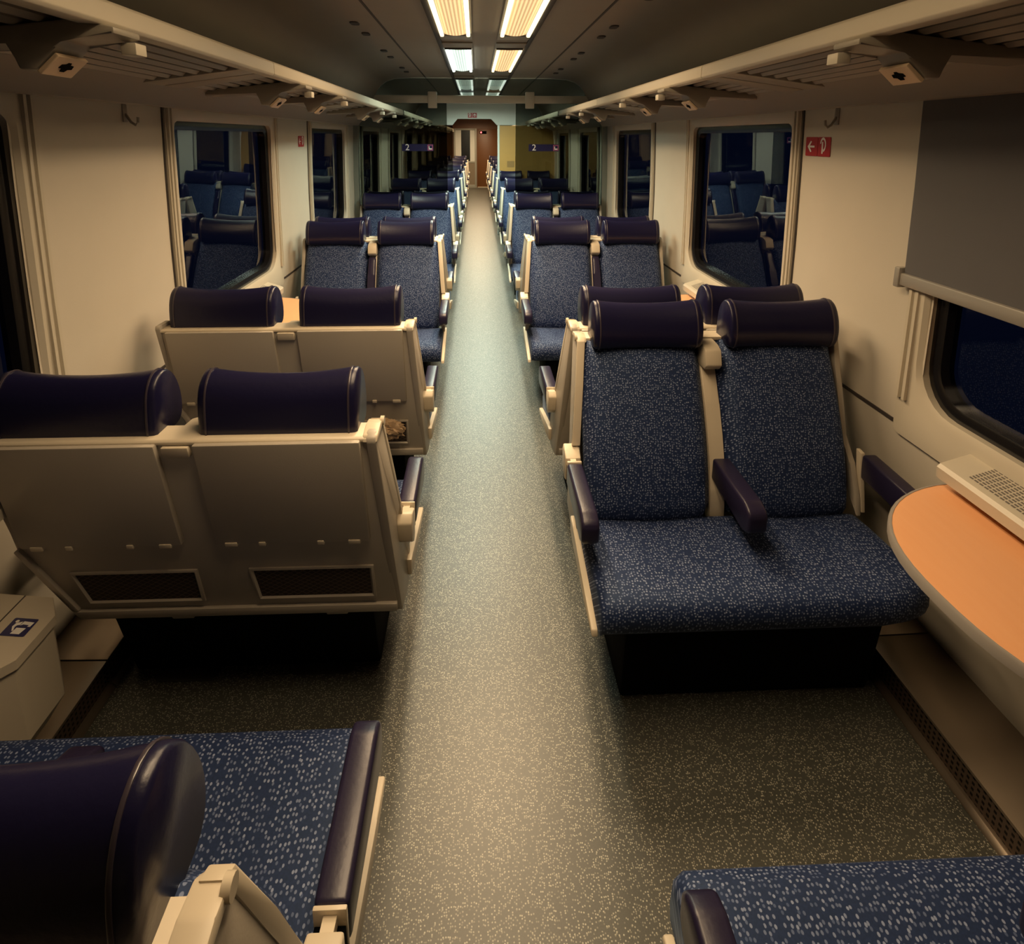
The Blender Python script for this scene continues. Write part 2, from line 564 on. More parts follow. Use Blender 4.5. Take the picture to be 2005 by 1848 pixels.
# window sets
wn = 0
for s in (-1, 1):
    for k in ks:
        wn += 1
        cy = (W0 + W1) / 2 + k * P
        cz = (WZ0 + WZ1) / 2
        root = empty('window_%d' % wn, (s * 1.37, cy, 0.9), '%s coach window in cream surround on the %s wall' % (ORD[k + 1], SIDE[s]), 'window', kind='structure')

        def L(y, z, off, s=s, cy=cy):
            return (s * (wx(z) + off) - s * 1.37, y - cy, z - 0.9)
        hy, hz = (W1 - W0) / 2, (WZ1 - WZ0) / 2
        bm = new_bm()
        o_pts = rr(cy, (0.77 + 1.87) / 2, hy + 0.088, 0.55, 0.02)
        m_pts = rr(cy, cz, hy + 0.02, hz + 0.02, 0.16, rt=0.07)
        i_pts = rr(cy, cz, hy + 0.008, hz - 0.005, 0.14, rt=0.055)
        quadgrid(bm, [[L(y, z, 0.004) for y, z in o_pts], [L(y, z, -0.010) for y, z in o_pts], [L(y, z, -0.012) for y, z in m_pts], [L(y, z, 0.0) for y, z in i_pts], [L(y, z, 0.04) for y, z in i_pts]], close_u=True)
        finish('window_frame', bm, M['trim'], root, 40)
        bm = new_bm()
        g1 = rr(cy, cz, hy + 0.009, hz - 0.004, 0.14, rt=0.055)
        g2 = rr(cy, cz, hy - 0.018, hz - 0.028, 0.12, rt=0.045)
        g3 = rr(cy, cz, hy - 0.033, hz - 0.043, 0.11, rt=0.04)
        quadgrid(bm, [[L(y, z, 0.022) for y, z in g1], [L(y, z, 0.018) for y, z in g2], [L(y, z, 0.026) for y, z in g3], [L(y, z, 0.07) for y, z in g3]], close_u=True)
        finish('window_gasket', bm, M['rubber'], root, 50)
        bm = new_bm()
        gp = rr(cy, cz, hy - 0.01, hz - 0.02, 0.12, rt=0.05)
        bm.faces.new([bm.verts.new((s * (wx(1.0) + (wx(1.75) - wx(1.0)) * (z - 1.0) / 0.75 + 0.055) - s * 1.37, y - cy, z - 0.9)) for y, z in gp])
        finish('window_pane', bm, M['pane'], root, 0)
        for e in (-1, 1):
            yy = cy + e * (hy + 0.060)
            bm = new_bm()
            zz = [0.90 + 0.97 * i / 8 for i in range(9)]
            sec = [(-0.020, -0.011), (-0.020, -0.022), (-0.008, -0.022), (-0.006, -0.012), (0.006, -0.012), (0.008, -0.022), (0.020, -0.022), (0.020, -0.011)]
            quadgrid(bm, [[L(yy + a, z, b) for a, b in sec] for z in zz], close_u=True, cap=True)
            finish('blind_track', bm, M['trim'], root, 20)
            bm = new_bm()
            yy = cy + e * (hy + 0.0925)
            quadgrid(bm, [[L(yy + a, z, b) for a, b in ((-0.0045, 0.0), (-0.0045, -0.0035), (0.0045, -0.0035), (0.0045, 0.0))] for z in zz], close_u=True, cap=True)
            finish('shadow_gap', bm, M['groove'], root, 20)
        # sill ledge with vent grille
        bm = new_bm()
        y0, y1 = cy - 0.385, cy + 0.385
        secx = [(0.012, 0.79), (-0.100, 0.79), (-0.103, 0.822), (-0.094, 0.832), (0.0, 0.862), (0.012, 0.862)]
        quadgrid(bm, [[(s * (1.37 + a) - s * 1.37, y - cy, z - 0.9) for a, z in secx] for y in (y0, y1)], close_u=True, cap=True)
        sill = finish('window_sill', bm, M['trim'], root, 30)
        bm = new_bm()
        for i in range(9):
            a = -0.078 + i * 0.0082
            zt = 0.832 + (a + 0.094) * 0.3191 + 0.0008
            for q in range(38):
                ya = y0 + 0.085 + q * 0.0160
                v = [bm.verts.new(c) for c in ((s * (1.37 + a) - s * 1.37, ya - cy, zt - 0.9), (s * (1.37 + a + 0.0046) - s * 1.37, ya - cy, zt + 0.0015 - 0.9), (s * (1.37 + a + 0.0046) - s * 1.37, ya + 0.0118 - cy, zt + 0.0015 - 0.9), (s * (1.37 + a) - s * 1.37, ya + 0.0118 - cy, zt - 0.9))]
                bm.faces.new(v)
        finish('vent_grille', bm, M['slot'], sill, 0)

# dark seams on the wall, cove under the racks, heaters
tn = 0
for s in (-1, 1):
    for k in range(-1, 9):
        tn += 1
        bm = new_bm()
        y0, y1 = W1 + k * P + 0.10, W0 + (k + 1) * P - 0.10
        if k == 8:
            y1 = END_Y - 0.02
        prism(bm, [(0.797, 0.002), (0.809, 0.002), (0.809, -0.004), (0.797, -0.004)], lambda p, t: (s * (wx(p[0]) + p[1]), t, p[0]), y0, y1)
        struct('trim_%d' % tn, bm, M['groove'], 'dark horizontal seam strip on the %s wall, %s between windows' % (SIDE[s], ORD[k + 1]), 'trim')
    tn += 1
    bm = new_bm()
    pr = [(1.20, 1.965), (1.245, 1.93), (1.285, 1.882), (1.292, 1.866), (1.305, 1.862), (1.312, 1.872), (1.318, 1.885), (1.36, 1.885), (1.36, 1.99), (1.20, 1.99)]
    quadgrid(bm, [[(s * x, y, z) for x, z in pr] for y in (BACK_Y + 0.01, END_Y - 0.01)], close_u=True, cap=True)
    struct('trim_%d' % tn, bm, M['cove'], 'long cove panel painted dark as shade under the luggage rack on the %s wall' % SIDE[s], 'trim')
    segs = [(BACK_Y + 0.05, 1.64), (1.645, 4.4), (4.405, 6.40), (6.5, 10.68), (10.76, 15.5), (15.505, 20.9)]
    for i, (y0, y1) in enumerate(segs):
        root = empty('heater_cover', (s * 1.36, (y0 + y1) / 2, 0.0), 'low steel heater cover along the foot of the %s wall, %s section from the camera' % (SIDE[s], ORD[i]), 'heater', 'heater covers')
        cy = (y0 + y1) / 2
        bm = new_bm()
        prism(bm, [(1.247, 0.096), (1.247, 0.106), (1.464, 0.112), (1.464, 0.096)], lambda p, t: (s * p[0] - s * 1.36, t - cy, p[1]), y0, y1, 0.002)
        finish('top_plate', bm, M['metal'], root)
        bm = new_bm()
        prism(bm, [(1.255, 0.018), (1.255, 0.096), (1.275, 0.096), (1.275, 0.018)], lambda p, t: (s * p[0] - s * 1.36, t - cy, p[1]), y0, y1)
        finish('front_grille', bm, M['perf'], root)
        bm = new_bm()
        prism(bm, [(1.232, 0.0), (1.232, 0.007), (1.245, 0.018), (1.275, 0.018), (1.275, 0.0)], lambda p, t: (s * p[0] - s * 1.36, t - cy, p[1]), y0, y1, 0.002)
        finish('foot_rail', bm, M['metal'], root)

# end walls
bm = new_bm()
box(bm, -1.48, 1.48, BACK_Y - 0.08, BACK_Y, 0, 2.4)
struct('wall_back', bm, M['wall'], 'plain cream end wall behind the camera', 'wall')
bm = new_bm()
box(bm, -1.48, 1.48, END_Y, END_Y + 0.06, 0, 2.4)
struct('wall_front', bm, M['brown'], 'brown wooden end wall at the far end of the aisle', 'wall')
dr = empty('door_1', (-0.43, END_Y, 0), 'grey framed glazed door left in the far end wall', 'door', kind='structure')
bm = new_bm()
for (x0, x1, z0, z1) in ((-0.40, -0.33, 0, 2.04), (0.33, 0.40, 0, 2.04), (-0.33, 0.33, 1.98, 2.04), (-0.33, 0.33, 0.0, 0.10), (-0.33, 0.33, 0.86, 0.92)):
    box(bm, x0, x1, -0.05, -0.004, z0, z1, 0.004)
finish('door_frame', bm, M['grey'], dr)
bm = new_bm()
box(bm, -0.33, 0.33, -0.035, -0.004, 0.10, 0.86)
finish('door_panel', bm, mat('door_panel_tan', (0.27, 0.21, 0.14), 0.5), dr)
bm = new_bm()
box(bm, -0.33, -0.14, -0.035, -0.004, 0.92, 1.98)
box(bm, 0.17, 0.33, -0.030, -0.004, 0.92, 1.98)
finish('door_stile', bm, M['greywhite'], dr)
bm = new_bm()
box(bm, -0.14, 0.17, -0.028, -0.014, 0.92, 1.98)
finish('door_pane', bm, M['rubber'], dr)
bm = new_bm()
box(bm, -0.40, 0.40, -0.06, 0, 0.0005, 0.012)
finish('door_threshold', bm, M['grey'], dr)
d2 = empty('door_2', (0.36, END_Y, 0), 'brown wooden door right in the far end wall', 'door', kind='structure')
bm = new_bm()
box(bm, -0.36, 0.42, -0.03, -0.004, 0.02, 2.02, 0.006)
finish('door_leaf', bm, M['brown'], d2)
bm = new_bm()
box(bm, -0.36, 0.42, -0.05, -0.032, 0.0005, 0.03)
finish('door_sill', bm, M['cream'], d2)
sg = empty('indicator_lamp', (0.125, END_Y - 0.0305, 1.905), 'small glowing red indicator lamp on the far brown door', 'lamp')
bm = new_bm()
tube(bm, [(0, 0, 0), (0, -0.03, 0)], 0.030, 12)
finish('lamp_lens', bm, M['redlamp'], sg)
bm = new_bm()
box(bm, -0.05, 0.19, -0.012, 0, -0.05, 0.05, 0.004)
finish('lamp_housing', bm, M['black'], sg)

# glass partition
pt = empty('partition_glazing', (0, PART_Y, 0), 'tinted glass partition across the coach with open aisle gap', 'partition', kind='structure')
bm = new_bm()
for s in (-1, 1):
    prism(bm, [(0.366, 0.004), (1.452, 0.004), (1.395, 0.62), (1.362, 0.80), (1.358, 1.3), (1.355, 1.6), (1.345, 1.86), (1.19, 1.99), (1.16, 2.10), (0.366, 2.10)], lambda p, t: (s * p[0], t, p[1]), -0.005, 0.005)
finish('glass_wing', bm, M['tint'], pt, 0)
bm = new_bm()
prism(bm, [(-1.125, 2.177), (1.125, 2.177), (1.085, 2.225), (1.045, 2.272), (0.985, 2.315), (0.9, 2.34), (0.75, 2.35), (-0.75, 2.35), (-0.9, 2.34), (-0.985, 2.315), (-1.045, 2.272), (-1.085, 2.225)], lambda p, t: (p[0], t, p[1]), -0.005, 0.005)
finish('glass_arch', bm, M['tintarch'], pt, 0)
bm = new_bm()
box(bm, -1.15, 1.15, -0.025, 0.025, 2.098, 2.178, 0.006)
finish('header_beam', bm, M['beam'], pt)
for x0 in (-0.512, 0.512):
    bm = new_bm()
    box(bm, x0 - 0.048, x0 + 0.048, -0.042, -0.012, 2.045, 2.215, 0.008)
    finish('beam_clamp', bm, M['beam'], pt)
for s in (-1, 1):
    bm = new_bm()
    zz = [0.0, 0.1, 0.62, 0.8, 1.3, 1.6, 1.9]
    quadgrid(bm, [[(s * (wx(z) - a), b, z) for a, b in ((0.001, -0.03), (0.055, -0.03), (0.055, 0.03), (0.001, 0.03))] for z in zz], close_u=True, cap=True)
    finish('partition_post', bm, M['post'], pt)

# class stickers on the glass
for s, (xa, xb) in ((-1, (-0.847, -0.512)), (1, (0.508, 0.835))):
    st = empty('class_sticker', (xa, PART_Y - 0.0055, 1.638), 'blue second class sticker with white 2 on the %s partition glass' % SIDE[s], 'sticker', 'class stickers')
    w = xb - xa
    bm = new_bm()
    box(bm, 0, w, -0.0012, 0, -0.037, 0.037)
    finish('sticker_band', bm, M['bluepale'], st, 0)
    t = text_mesh('numeral', '2', 0.092, M['white'], st)
    t.rotation_euler = (PI / 2, 0, 0)
    t.location = (0.058, -0.0022, 0.0)
    bm = new_bm()
    box(bm, w - 0.062, w - 0.006, -0.002, -0.0012, -0.030, 0.030)
    finish('pictogram_square', bm, M['pink'], st, 0)
    bm = new_bm()
    box(bm, w - 0.054, w - 0.014, -0.0028, -0.002, -0.024, 0.022)
    finish('pictogram_field', bm, M['bluepale'], st, 0)
    bm = new_bm()
    box(bm, w - 0.050, w - 0.016, -0.0034, -0.0028, -0.020, -0.008)
    box(bm, w - 0.050, w - 0.042, -0.0034, -0.0028, -0.0081, 0.014)
    finish('pictogram_seat', bm, M['white'], st, 0)

# second partition with yellow panel
p2 = empty('partition_bulkhead', (0, PART2_Y, 0), 'second partition with pale header and yellow panel right of the aisle', 'partition', kind='structure')
bm = new_bm()
hp = [(-1.10, 1.955), (-0.47, 1.955), (-0.382, 2.066), (0.213, 2.066), (0.311, 1.957), (1.10, 1.957), (1.13, 2.10), (1.05, 2.26), (0.95, 2.33), (-0.95, 2.33), (-1.05, 2.26), (-1.13, 2.10)]
prism(bm, hp, lambda p, t: (p[0], t, p[1]), -0.02, 0.02, 0.003)
finish('header_panel', bm, M['greywhite'], p2)
bm = new_bm()
prism(bm, [(0.365, 0.0), (1.452, 0.0), (1.395, 0.62), (1.362, 0.80), (1.358, 1.3), (1.345, 1.6), (1.31, 1.86), (1.10, 1.948), (0.365, 1.948)], lambda p, t: (p[0], t, p[1]), -0.006, 0.006)
finish('yellow_panel', bm, M['yellow'], p2)
bm = new_bm()
box(bm, 0.328, 0.364, -0.014, 0.02, 0.0, 1.955, 0.004)
finish('door_jamb', bm, M['greywhite'], p2)
bm = new_bm()
prism(bm, [(-0.47, 0.004), (-1.452, 0.004), (-1.395, 0.62), (-1.362, 0.80), (-1.358, 1.3), (-1.345, 1.6), (-1.31, 1.86), (-1.10, 1.95), (-0.47, 1.95)], lambda p, t: (p[0], t, p[1]), -0.005, 0.005)
finish('glass_wing', bm, M['tint'], p2, 0)
bm = new_bm()
box(bm, 0.50, 0.63, -0.009, -0.006, 1.22, 1.33)
finish('notice_plate', bm, mat('notice_brown', (0.36, 0.20, 0.06), 0.5), p2, 0)


def hammer_glyph(bm, cx, cz, h, fn):
    """curved emergency-brake style hook: a ring segment on a stem"""
    r0, r1 = h * 0.36, h * 0.24
    ang = [math.radians(a) for a in range(-80, 171, 25)]
    rows = []
    for a in ang:
        rows.append([fn(cx - h * 0.10 + r1 * math.cos(a) * 0.9, cz + h * 0.12 + r1 * 1.25 * math.sin(a)), fn(cx - h * 0.10 + r0 * math.cos(a) * 0.9, cz + h * 0.12 + r0 * 1.25 * math.sin(a))])
    quadgrid(bm, rows)
    v = [bm.verts.new(fn(cx + a, cz + b)) for a, b in ((-h * 0.22, -h * 0.42), (-h * 0.08, -h * 0.42), (-h * 0.08, h * 0.30), (-h * 0.22, h * 0.30))]
    bm.faces.new(v)


def arrow_glyph(bm, cx, cz, h, fn, d):
    for poly in ([(-0.42 * d, 0), (-0.08 * d, 0.36), (0.04 * d, 0.30), (-0.16 * d, 0.06), (0.36 * d, 0.06), (0.36 * d, -0.06), (-0.16 * d, -0.06), (0.04 * d, -0.30), (-0.08 * d, -0.36)],):
        bm.faces.new([bm.verts.new(fn(cx + a * h, cz + b * h)) for a, b in poly])


def safety_sign(name, root, fn_plate, fn_glyph, w, h, arrow_d, arrow_first=True):
    """two red squares side by side: an arrow and a hook"""
    bm = new_bm()
    for i in range(2):
        pts = rr((-1 if i == 0 else 1) * w / 4, 0, w / 4 - 0.0015, h / 2, h * 0.06, 3)
        prism(bm, pts, lambda p, t: fn_plate(p[0], p[1], t), 0.0, 0.002)
    finish('sign_plate', bm, M['red'], root, 0)
    bm = new_bm()
    arrow_glyph(bm, -w / 4 if arrow_first else w / 4, 0, h * 0.85, fn_glyph, arrow_d)
    hammer_glyph(bm, w / 4 if arrow_first else -w / 4, 0, h * 0.85, fn_glyph)
    finish('sign_symbols', bm, M['white'], root, 0)


# red signs on walls: right at Y 2.34..2.52, left at Y 4.45..4.58, and above the far opening
for s, ya, yb_, lab in ((1, 2.337, 2.518, 'red emergency sign with arrow on the right wall beside the window blind'), (-1, 4.445, 4.585, 'small red emergency sign on the left wall between two windows')):
    zc = 1.715
    root = empty('emergency_sign', (s * (wx(zc) - 0.0012), (ya + yb_) / 2, zc), lab, 'sign')
    tl = (wx(1.75) - wx(1.68)) / 0.07
    # as seen from the aisle, +a of the sign runs to the viewer's right
    fp = lambda a, b, t, s=s, tl=tl: (s * (tl * b - t), -s * a, b)
    fg = lambda a, b, s=s, tl=tl: (s * (tl * b - 0.003), -s * a, b)
    safety_sign('emergency_sign', root, fp, fg, yb_ - ya, 0.078, 1)
root = empty('exit_sign', (-0.118, PART2_Y - 0.0212, 2.123), 'small red sign on the pale header above the far aisle opening', 'sign')
bm = new_bm()
for i in (-1, 1):
    prism(bm, rr(i * 0.04, 0, 0.0385, 0.042, 0.006, 3), lambda p, t: (p[0], -t, p[1]), 0, 0.002)
finish('sign_plate', bm, M['red'], root, 0)
bm = new_bm()
fn = lambda a, b: (a, -0.003, b)
hammer_glyph(bm, -0.04, 0, 0.07, fn)
bm.faces.new([bm.verts.new(fn(0.04 + a * 0.07, b * 0.07)) for a, b in [(0, 0.42), (0.36, 0.08), (0.30, -0.04), (0.06, 0.16), (0.06, -0.36), (-0.06, -0.36), (-0.06, 0.16), (-0.30, -0.04), (-0.36, 0.08)]])
finish('sign_symbols', bm, M['white'], root, 0)

# ================================================================== CEILING LAMPS
LP = 1.935
LLEN = 1.34


def ceiling_lamp(s, y0, warm, label, watts):
    xc = s * 0.178
    root = empty('ceiling_lamp', (xc, y0 + LLEN / 2, CEIL), label, 'lamp', 'ceiling lamps')
    h = LLEN / 2
    bm = new_bm()
    box(bm, -0.100, 0.100, -h - 0.22, h + 0.22, -0.010, -0.001, 0.002)
    finish('lamp_housing', bm, M['rack'], root)
    bm = new_bm()
    n = 16
    rows = []
    for i in range(n + 1):
        t = -1 + 2 * i / n
        rows.append([(0.062 * t, -h, -0.012 - 0.010 * (1 - t * t)), (0.062 * t, h, -0.012 - 0.010 * (1 - t * t))])
    quadgrid(bm, rows)
    finish('diffuser', bm, M['dwarm' if warm else 'dcool'], root)
    for e in (-1, 1):
        bm = new_bm()
        box(bm, e * 0.0775 - 0.0115, e * 0.0775 + 0.0115, -h, h, -0.030, -0.010, 0.006)
        finish('light_strip', bm, M['twarm' if warm else 'tcool'], root)
    for e in (-1, 1):
        bm = new_bm()
        box(bm, -0.092, 0.092, e * (h + 0.012) - 0.010, e * (h + 0.012) + 0.010, -0.020, -0.010, 0.003)
        finish('end_cap', bm, M['groove'], root)
    ld = bpy.data.lights.new('lamp_light', 'AREA')
    ld.shape = 'RECTANGLE'
    ld.size = 0.15
    ld.size_y = LLEN
    ld.energy = watts
    ld.color = WARM if warm else COOL
    ld.spread = math.radians(145 if y0 < 6 else 172)      # spread shaped for effect: near rows narrowed, far rows widened to brighten the header
    lo = bpy.data.objects.new('lamp_light', ld)
    C.objects.link(lo)
    lo.parent = root
    lo.location = (0, 0, -0.034)
    return root


for r in range(0, 10):
    y0 = 2.36 + LP * (r - 1) + (0.68 if r >= 5 else (0.25 if r == 3 else (0.12 if r == 4 else (0.15 if r == 0 else 0.0))))
    if y0 < BACK_Y + 0.3 or y0 + LLEN > END_Y - 0.3:
        continue
    for s in (-1, 1):
        warm = not (3 <= r <= 5 or (r == 2 and s < 0))
        row = ORD[r - 1] if r >= 1 else ('overhead' if r == 0 else 'rearmost')
        ceiling_lamp(s, y0, warm, '%s striped ceiling lamp %s of the centre line, %s row ahead' % ('warm' if warm else 'cool white', SIDE[s], row) if r >= 1 else 'warm striped ceiling lamp %s of the centre line, %s, out of view' % (SIDE[s], row), (LAMP_W if warm else 1.15 * LAMP_W) * (0.9 if r >= 6 else 1) if r >= 1 else LAMP_NEAR * (1.3 if s < 0 else 0.75))

# ================================================================== LUGGAGE RACKS
def rz(x):              # underside of the rack
    return 2.000 - (x - 0.85) * 0.135


bounds = [(-2.0, 0.226), (0.230, 2.362), (2.366, 4.40), (4.404, 6.415), (6.48, 8.60), (8.604, 10.69), (10.75, 12.9), (12.904, 15.0), (15.004, 17.1), (17.104, 19.2), (19.204, 20.97)]
for s in (-1, 1):
    for i, (y0, y1) in enumerate(bounds):
        cy = (y0 + y1) / 2
        lab = 'ribbed luggage rack section above the %s windows, %s from the camera' % (SIDE[s], ORD[i]) if i else 'ribbed luggage rack section above the %s windows, behind the camera' % SIDE[s]
        root = empty('luggage_rack', (s * 1.05, cy, 2.0), lab, 'luggage rack', 'luggage racks')

        def R(x, y, z, s=s, cy=cy):
            return (s * (x - 1.05), y - cy, z - 2.0)
        bm = new_bm()
        prism(bm, [(0.826, 1.974), (0.819, 1.982), (0.820, 2.020), (0.828, 2.028), (0.862, 2.026), (0.872, 2.016), (0.880, 1.990), (0.872, 1.976)], lambda p, t: R(p[0], t, p[1]), y0, y1, 0.002)
        finish('front_beam', bm, M['beam'], root)
        bm = new_bm()
        x = 0.885
        while x < 1.20:
            z = rz(x)
            prism(bm, [(x, z), (x + 0.012, z - 0.010), (x + 0.020, z - 0.010), (x + 0.031, z - 0.002), (x + 0.031, z + 0.012), (x, z + 0.016)], lambda p, t: R(p[0], t, p[1]), y0 + 0.005, y1 - 0.005)
            x += 0.050
        finish('rack_slats', bm, M['rack'], root)
        bm = new_bm()
        prism(bm, [(0.83, 2.016), (1.23, 1.962), (1.23, 1.968), (0.83, 2.022)], lambda p, t: R(p[0], t, p[1]), y0 + 0.004, y1 - 0.004)
        finish('rack_tray', bm, M['groove'], root)
        for yy in (y0 + 0.072, y1 - 0.072):
            bm = new_bm()
            prism(bm, [(0.86, rz(0.86) - 0.012), (1.26, rz(1.26) - 0.012), (1.26, rz(1.26) + 0.012), (0.86, rz(0.86) + 0.012)], lambda p, t: R(p[0], t, p[1]), yy - 0.066, yy + 0.066, 0.003)
            finish('cross_plate', bm, M['rack'], root)
        # brackets with reading-lamp block and plaque, one at each end of a window
        for yc in [q + k * P + (0.05 if s > 0 else 0.0) for k in range(-2, 10) for q in (0.60, 1.33)]:
            if yc < y0 + 0.10 or yc > y1 - 0.20:
                continue
            bm = new_bm()
            prism(bm, [(0.882, 1.985), (0.800, 1.970), (0.800, 1.956), (0.912, 1.944), (0.922, 1.926), (0.966, 1.884), (1.000, 1.884), (1.015, 1.940), (1.24, 1.922), (1.24, rz(1.24))], lambda p, t: R(p[0], t, p[1]), yc - 0.02, yc + 0.080, 0.005)
            br = finish('bracket', bm, M['rack'], root)
            bm = new_bm()
            box(bm, -0.017, 0.017, -0.022, 0.022, -0.013, 0.013, 0.003)
            bb = finish('bracket_end_box', bm, M['trim'], br)
            bb.location = R(0.815, yc + 0.075, 1.936)
            bm = new_bm()
            pl = [(-0.048, -0.028), (0.048, -0.028), (0.048, 0.028), (-0.048, 0.028)]
            ax = Vector((s * 0.054, 0, -0.046)).normalized()
            nrm = Vector((s * -0.046, 0, -0.054)).normalized()
            o0 = Vector(R(0.944, yc + 0.03, 1.899))
            prism(bm, pl, lambda p, t: o0 + Vector((0, p[0], 0)) + ax * p[1] + nrm * t, -0.002, 0.008, 0.002)
            pq = finish('bracket_plaque', bm, M['plaque'], br, 20)
            bm = new_bm()
            gl0 = [(-0.030, -0.012), (-0.012, -0.016), (-0.006, -0.024), (0.008, -0.024), (0.012, -0.014), (0.030, -0.012), (0.034, 0.004), (0.016, 0.008), (0.010, 0.020), (-0.012, 0.020), (-0.016, 0.006), (-0.032, 0.004)]
            gl = [(a * 0.62, b * 0.62) for a, b in gl0]
            prism(bm, gl, lambda p, t: o0 + Vector((0, p[0], 0)) + ax * p[1] + nrm * t, 0.008, 0.009)
            finish('plaque_symbol', bm, M['black'], pq, 0)

# coat hooks
for s, yy in ((-1, 2.286), (1, 2.31)):
    root = empty('coat_hook', (s * (wx(1.83) - 0.001), yy, 1.83), 'small coat hook below the luggage rack on the %s wall' % SIDE[s], 'hook', 'coat hooks')
    bm = new_bm()
    box(bm, -0.004, 0.004, -0.014, 0.014, -0.03, 0.035, 0.003)
    finish('hook_plate', bm, M['rack'], root)
    bm = new_bm()
    tube(bm, [(-s * 0.003, 0, 0.0), (-s * 0.02, 0, -0.03), (-s * 0.035, 0, -0.04), (-s * 0.045, 0, -0.03), (-s * 0.047, 0, -0.012)], 0.005, 8)
    finish('hook_arm', bm, M['rack'], root)

# ================================================================== ROLLER BLIND (right, near window)
rb = empty('roller_blind', (1.345, 1.06, 1.86), 'grey roller blind half drawn over the near right window', 'blind')
bm = new_bm()
zs = [1.868, 1.75, 1.6, 1.45, 1.31]
quadgrid(bm, [[(wx(z) - 0.026 - 1.345, y - 1.06, z - 1.86) for y in (0.26, 1.83)] for z in zs] )
ret = bmesh.ops.solidify(bm, geom=bm.faces[:], thickness=0.002)
finish('blind_cloth', bm, M['blind'], rb)
bm = new_bm()
box(bm, wx(1.3) - 0.036 - 1.345, wx(1.3) - 0.012 - 1.345, 0.24 - 1.06, 1.842 - 1.06, 1.276 - 1.86, 1.318 - 1.86, 0.006)
bar = finish('bottom_bar', bm, M['blindbar'], rb)
for yy in (0.236, 1.846):
    bm = new_bm()
    box(bm, wx(1.3) - 0.042 - 1.345, wx(1.3) - 0.010 - 1.345, yy - 0.012 - 1.06, yy + 0.012 - 1.06, 1.268 - 1.86, 1.335 - 1.86, 0.004)
    finish('bar_end_clip', bm, M['blindbar'], bar)

# ================================================================== TABLES
def table(s, cy, label):
    root = empty('window_table', (s * 1.335, cy, 0.76), label, 'table', 'window tables')
    half = 0.415
    out = []
    n = 28
    for i in range(n + 1):
        t = -1 + 2 * i / n
        t = math.copysign(1 - (1 - abs(t)) ** 1.6, t)
        d = 0.37 * (1 - t * t) ** 0.5
        # square the corner a little near the wall
        d = 0.37 * (max(0.0, 1 - abs(t) ** 2.45)) ** 0.56
        out.append((-s * d, half * t))

    def grow(g):
        return [(-s * (abs(x) + (g if abs(x) > 1e-4 else 0)), y * (1 + g / half)) for x, y in out]
    bm = new_bm()
    prism(bm, out, lambda p, t: (p[0], p[1], t), -0.024, 0.0)
    finish('table_top', bm, M['orange'], root, 30)
    bm = new_bm()
    g = grow(0.007)
    quadgrid(bm, [[(x, y, -0.002) for x, y in out], [(x, y, 0.001) for x, y in out], [(x, y, 0.001) for x, y in grow(0.004)], [(x, y, -0.004) for x, y in g], [(x, y, -0.026) for x, y in g], [(x, y, -0.028) for x, y in out]])
    finish('table_edging', bm, M['edge'], root, 40)
    bm = new_bm()
    prism(bm, [(0.06, -0.026), (-0.20, -0.026), (-0.19, -0.045), (0.03, -0.24), (0.06, -0.24)], lambda p, t: (s * p[0], t, p[1]), -0.02, 0.02, 0.004)
    finish('table_bracket', bm, M['trim'], root)
    return root


table(1, 1.09, 'rounded orange table under the near right window')
table(-1, 3.22, 'orange table at the left window, mostly behind grey seat backs')
table(1, 3.22, 'orange table at the second right window, mostly behind headrests')
for k in range(1, 8):
    for s in (-1, 1):
        cyk = 3.22 + k * P
        if abs(cyk - PART_Y) < 0.5 or abs(cyk - PART2_Y) < 0.5:
            continue
        table(s, cyk, 'orange window table hidden between far benches, %s bay on the %s' % (ORD[k + 1], SIDE[s]))

# ================================================================== WASTE BIN (left wall)
bn = empty('waste_bin', (-1.19, 1.36, 0.2), 'cream wall-mounted waste bin with blue litter sticker, left wall', 'bin')


def bx(x, y, z):
    return (x + 1.19, y - 1.36, z - 0.2)


bm = new_bm()
body = [(-1.415, 1.20), (-1.24, 1.20), (-1.195, 1.262), (-1.195, 1.395), (-1.235, 1.448), (-1.415, 1.448)]
lowb = [(-1.435, 1.20), (-1.27, 1.215), (-1.245, 1.27), (-1.245, 1.385), (-1.27, 1.44), (-1.435, 1.448)]
mid = body
quadgrid(bm, [[bx(x, y, 0.17) for x, y in lowb], [bx(x, y, 0.25) for x, y in mid], [bx(x, y, 0.47) for x, y in mid]], close_u=True, cap=True)
finish('bin_body', bm, M['binp'], bn, 25)
lid = [(-1.405, 1.192), (-1.236, 1.192), (-1.187, 1.26), (-1.187, 1.398), (-1.231, 1.456), (-1.405, 1.456)]


def lz(x):
    return 0.497 + (-1.19 - x) * 0.12


bm = new_bm()
quadgrid(bm, [[bx(x, y, lz(x) - 0.026) for x, y in lid], [bx(x, y, lz(x)) for x, y in lid]], close_u=True, cap=True)
ld_o = finish('bin_lid', bm, M['binp'], bn, 25)
bm = new_bm()
quadgrid(bm, [[bx(-1.305, y, lz(-1.305) + 0.0006) for y in (1.193, 1.455)], [bx(-1.301, y, lz(-1.301) + 0.0006) for y in (1.193, 1.455)]])
finish('lid_seam', bm, M['groove'], ld_o, 0)
# sticker: viewer looks along +Y, sticker up = -X (towards the wall)
bm = new_bm()
SX, SY = -1.245, 1.353


def stk(a, b, h):       # a: towards the aisle, b: along the coach
    return bx(SX + a, SY + b, lz(SX + a) + h)


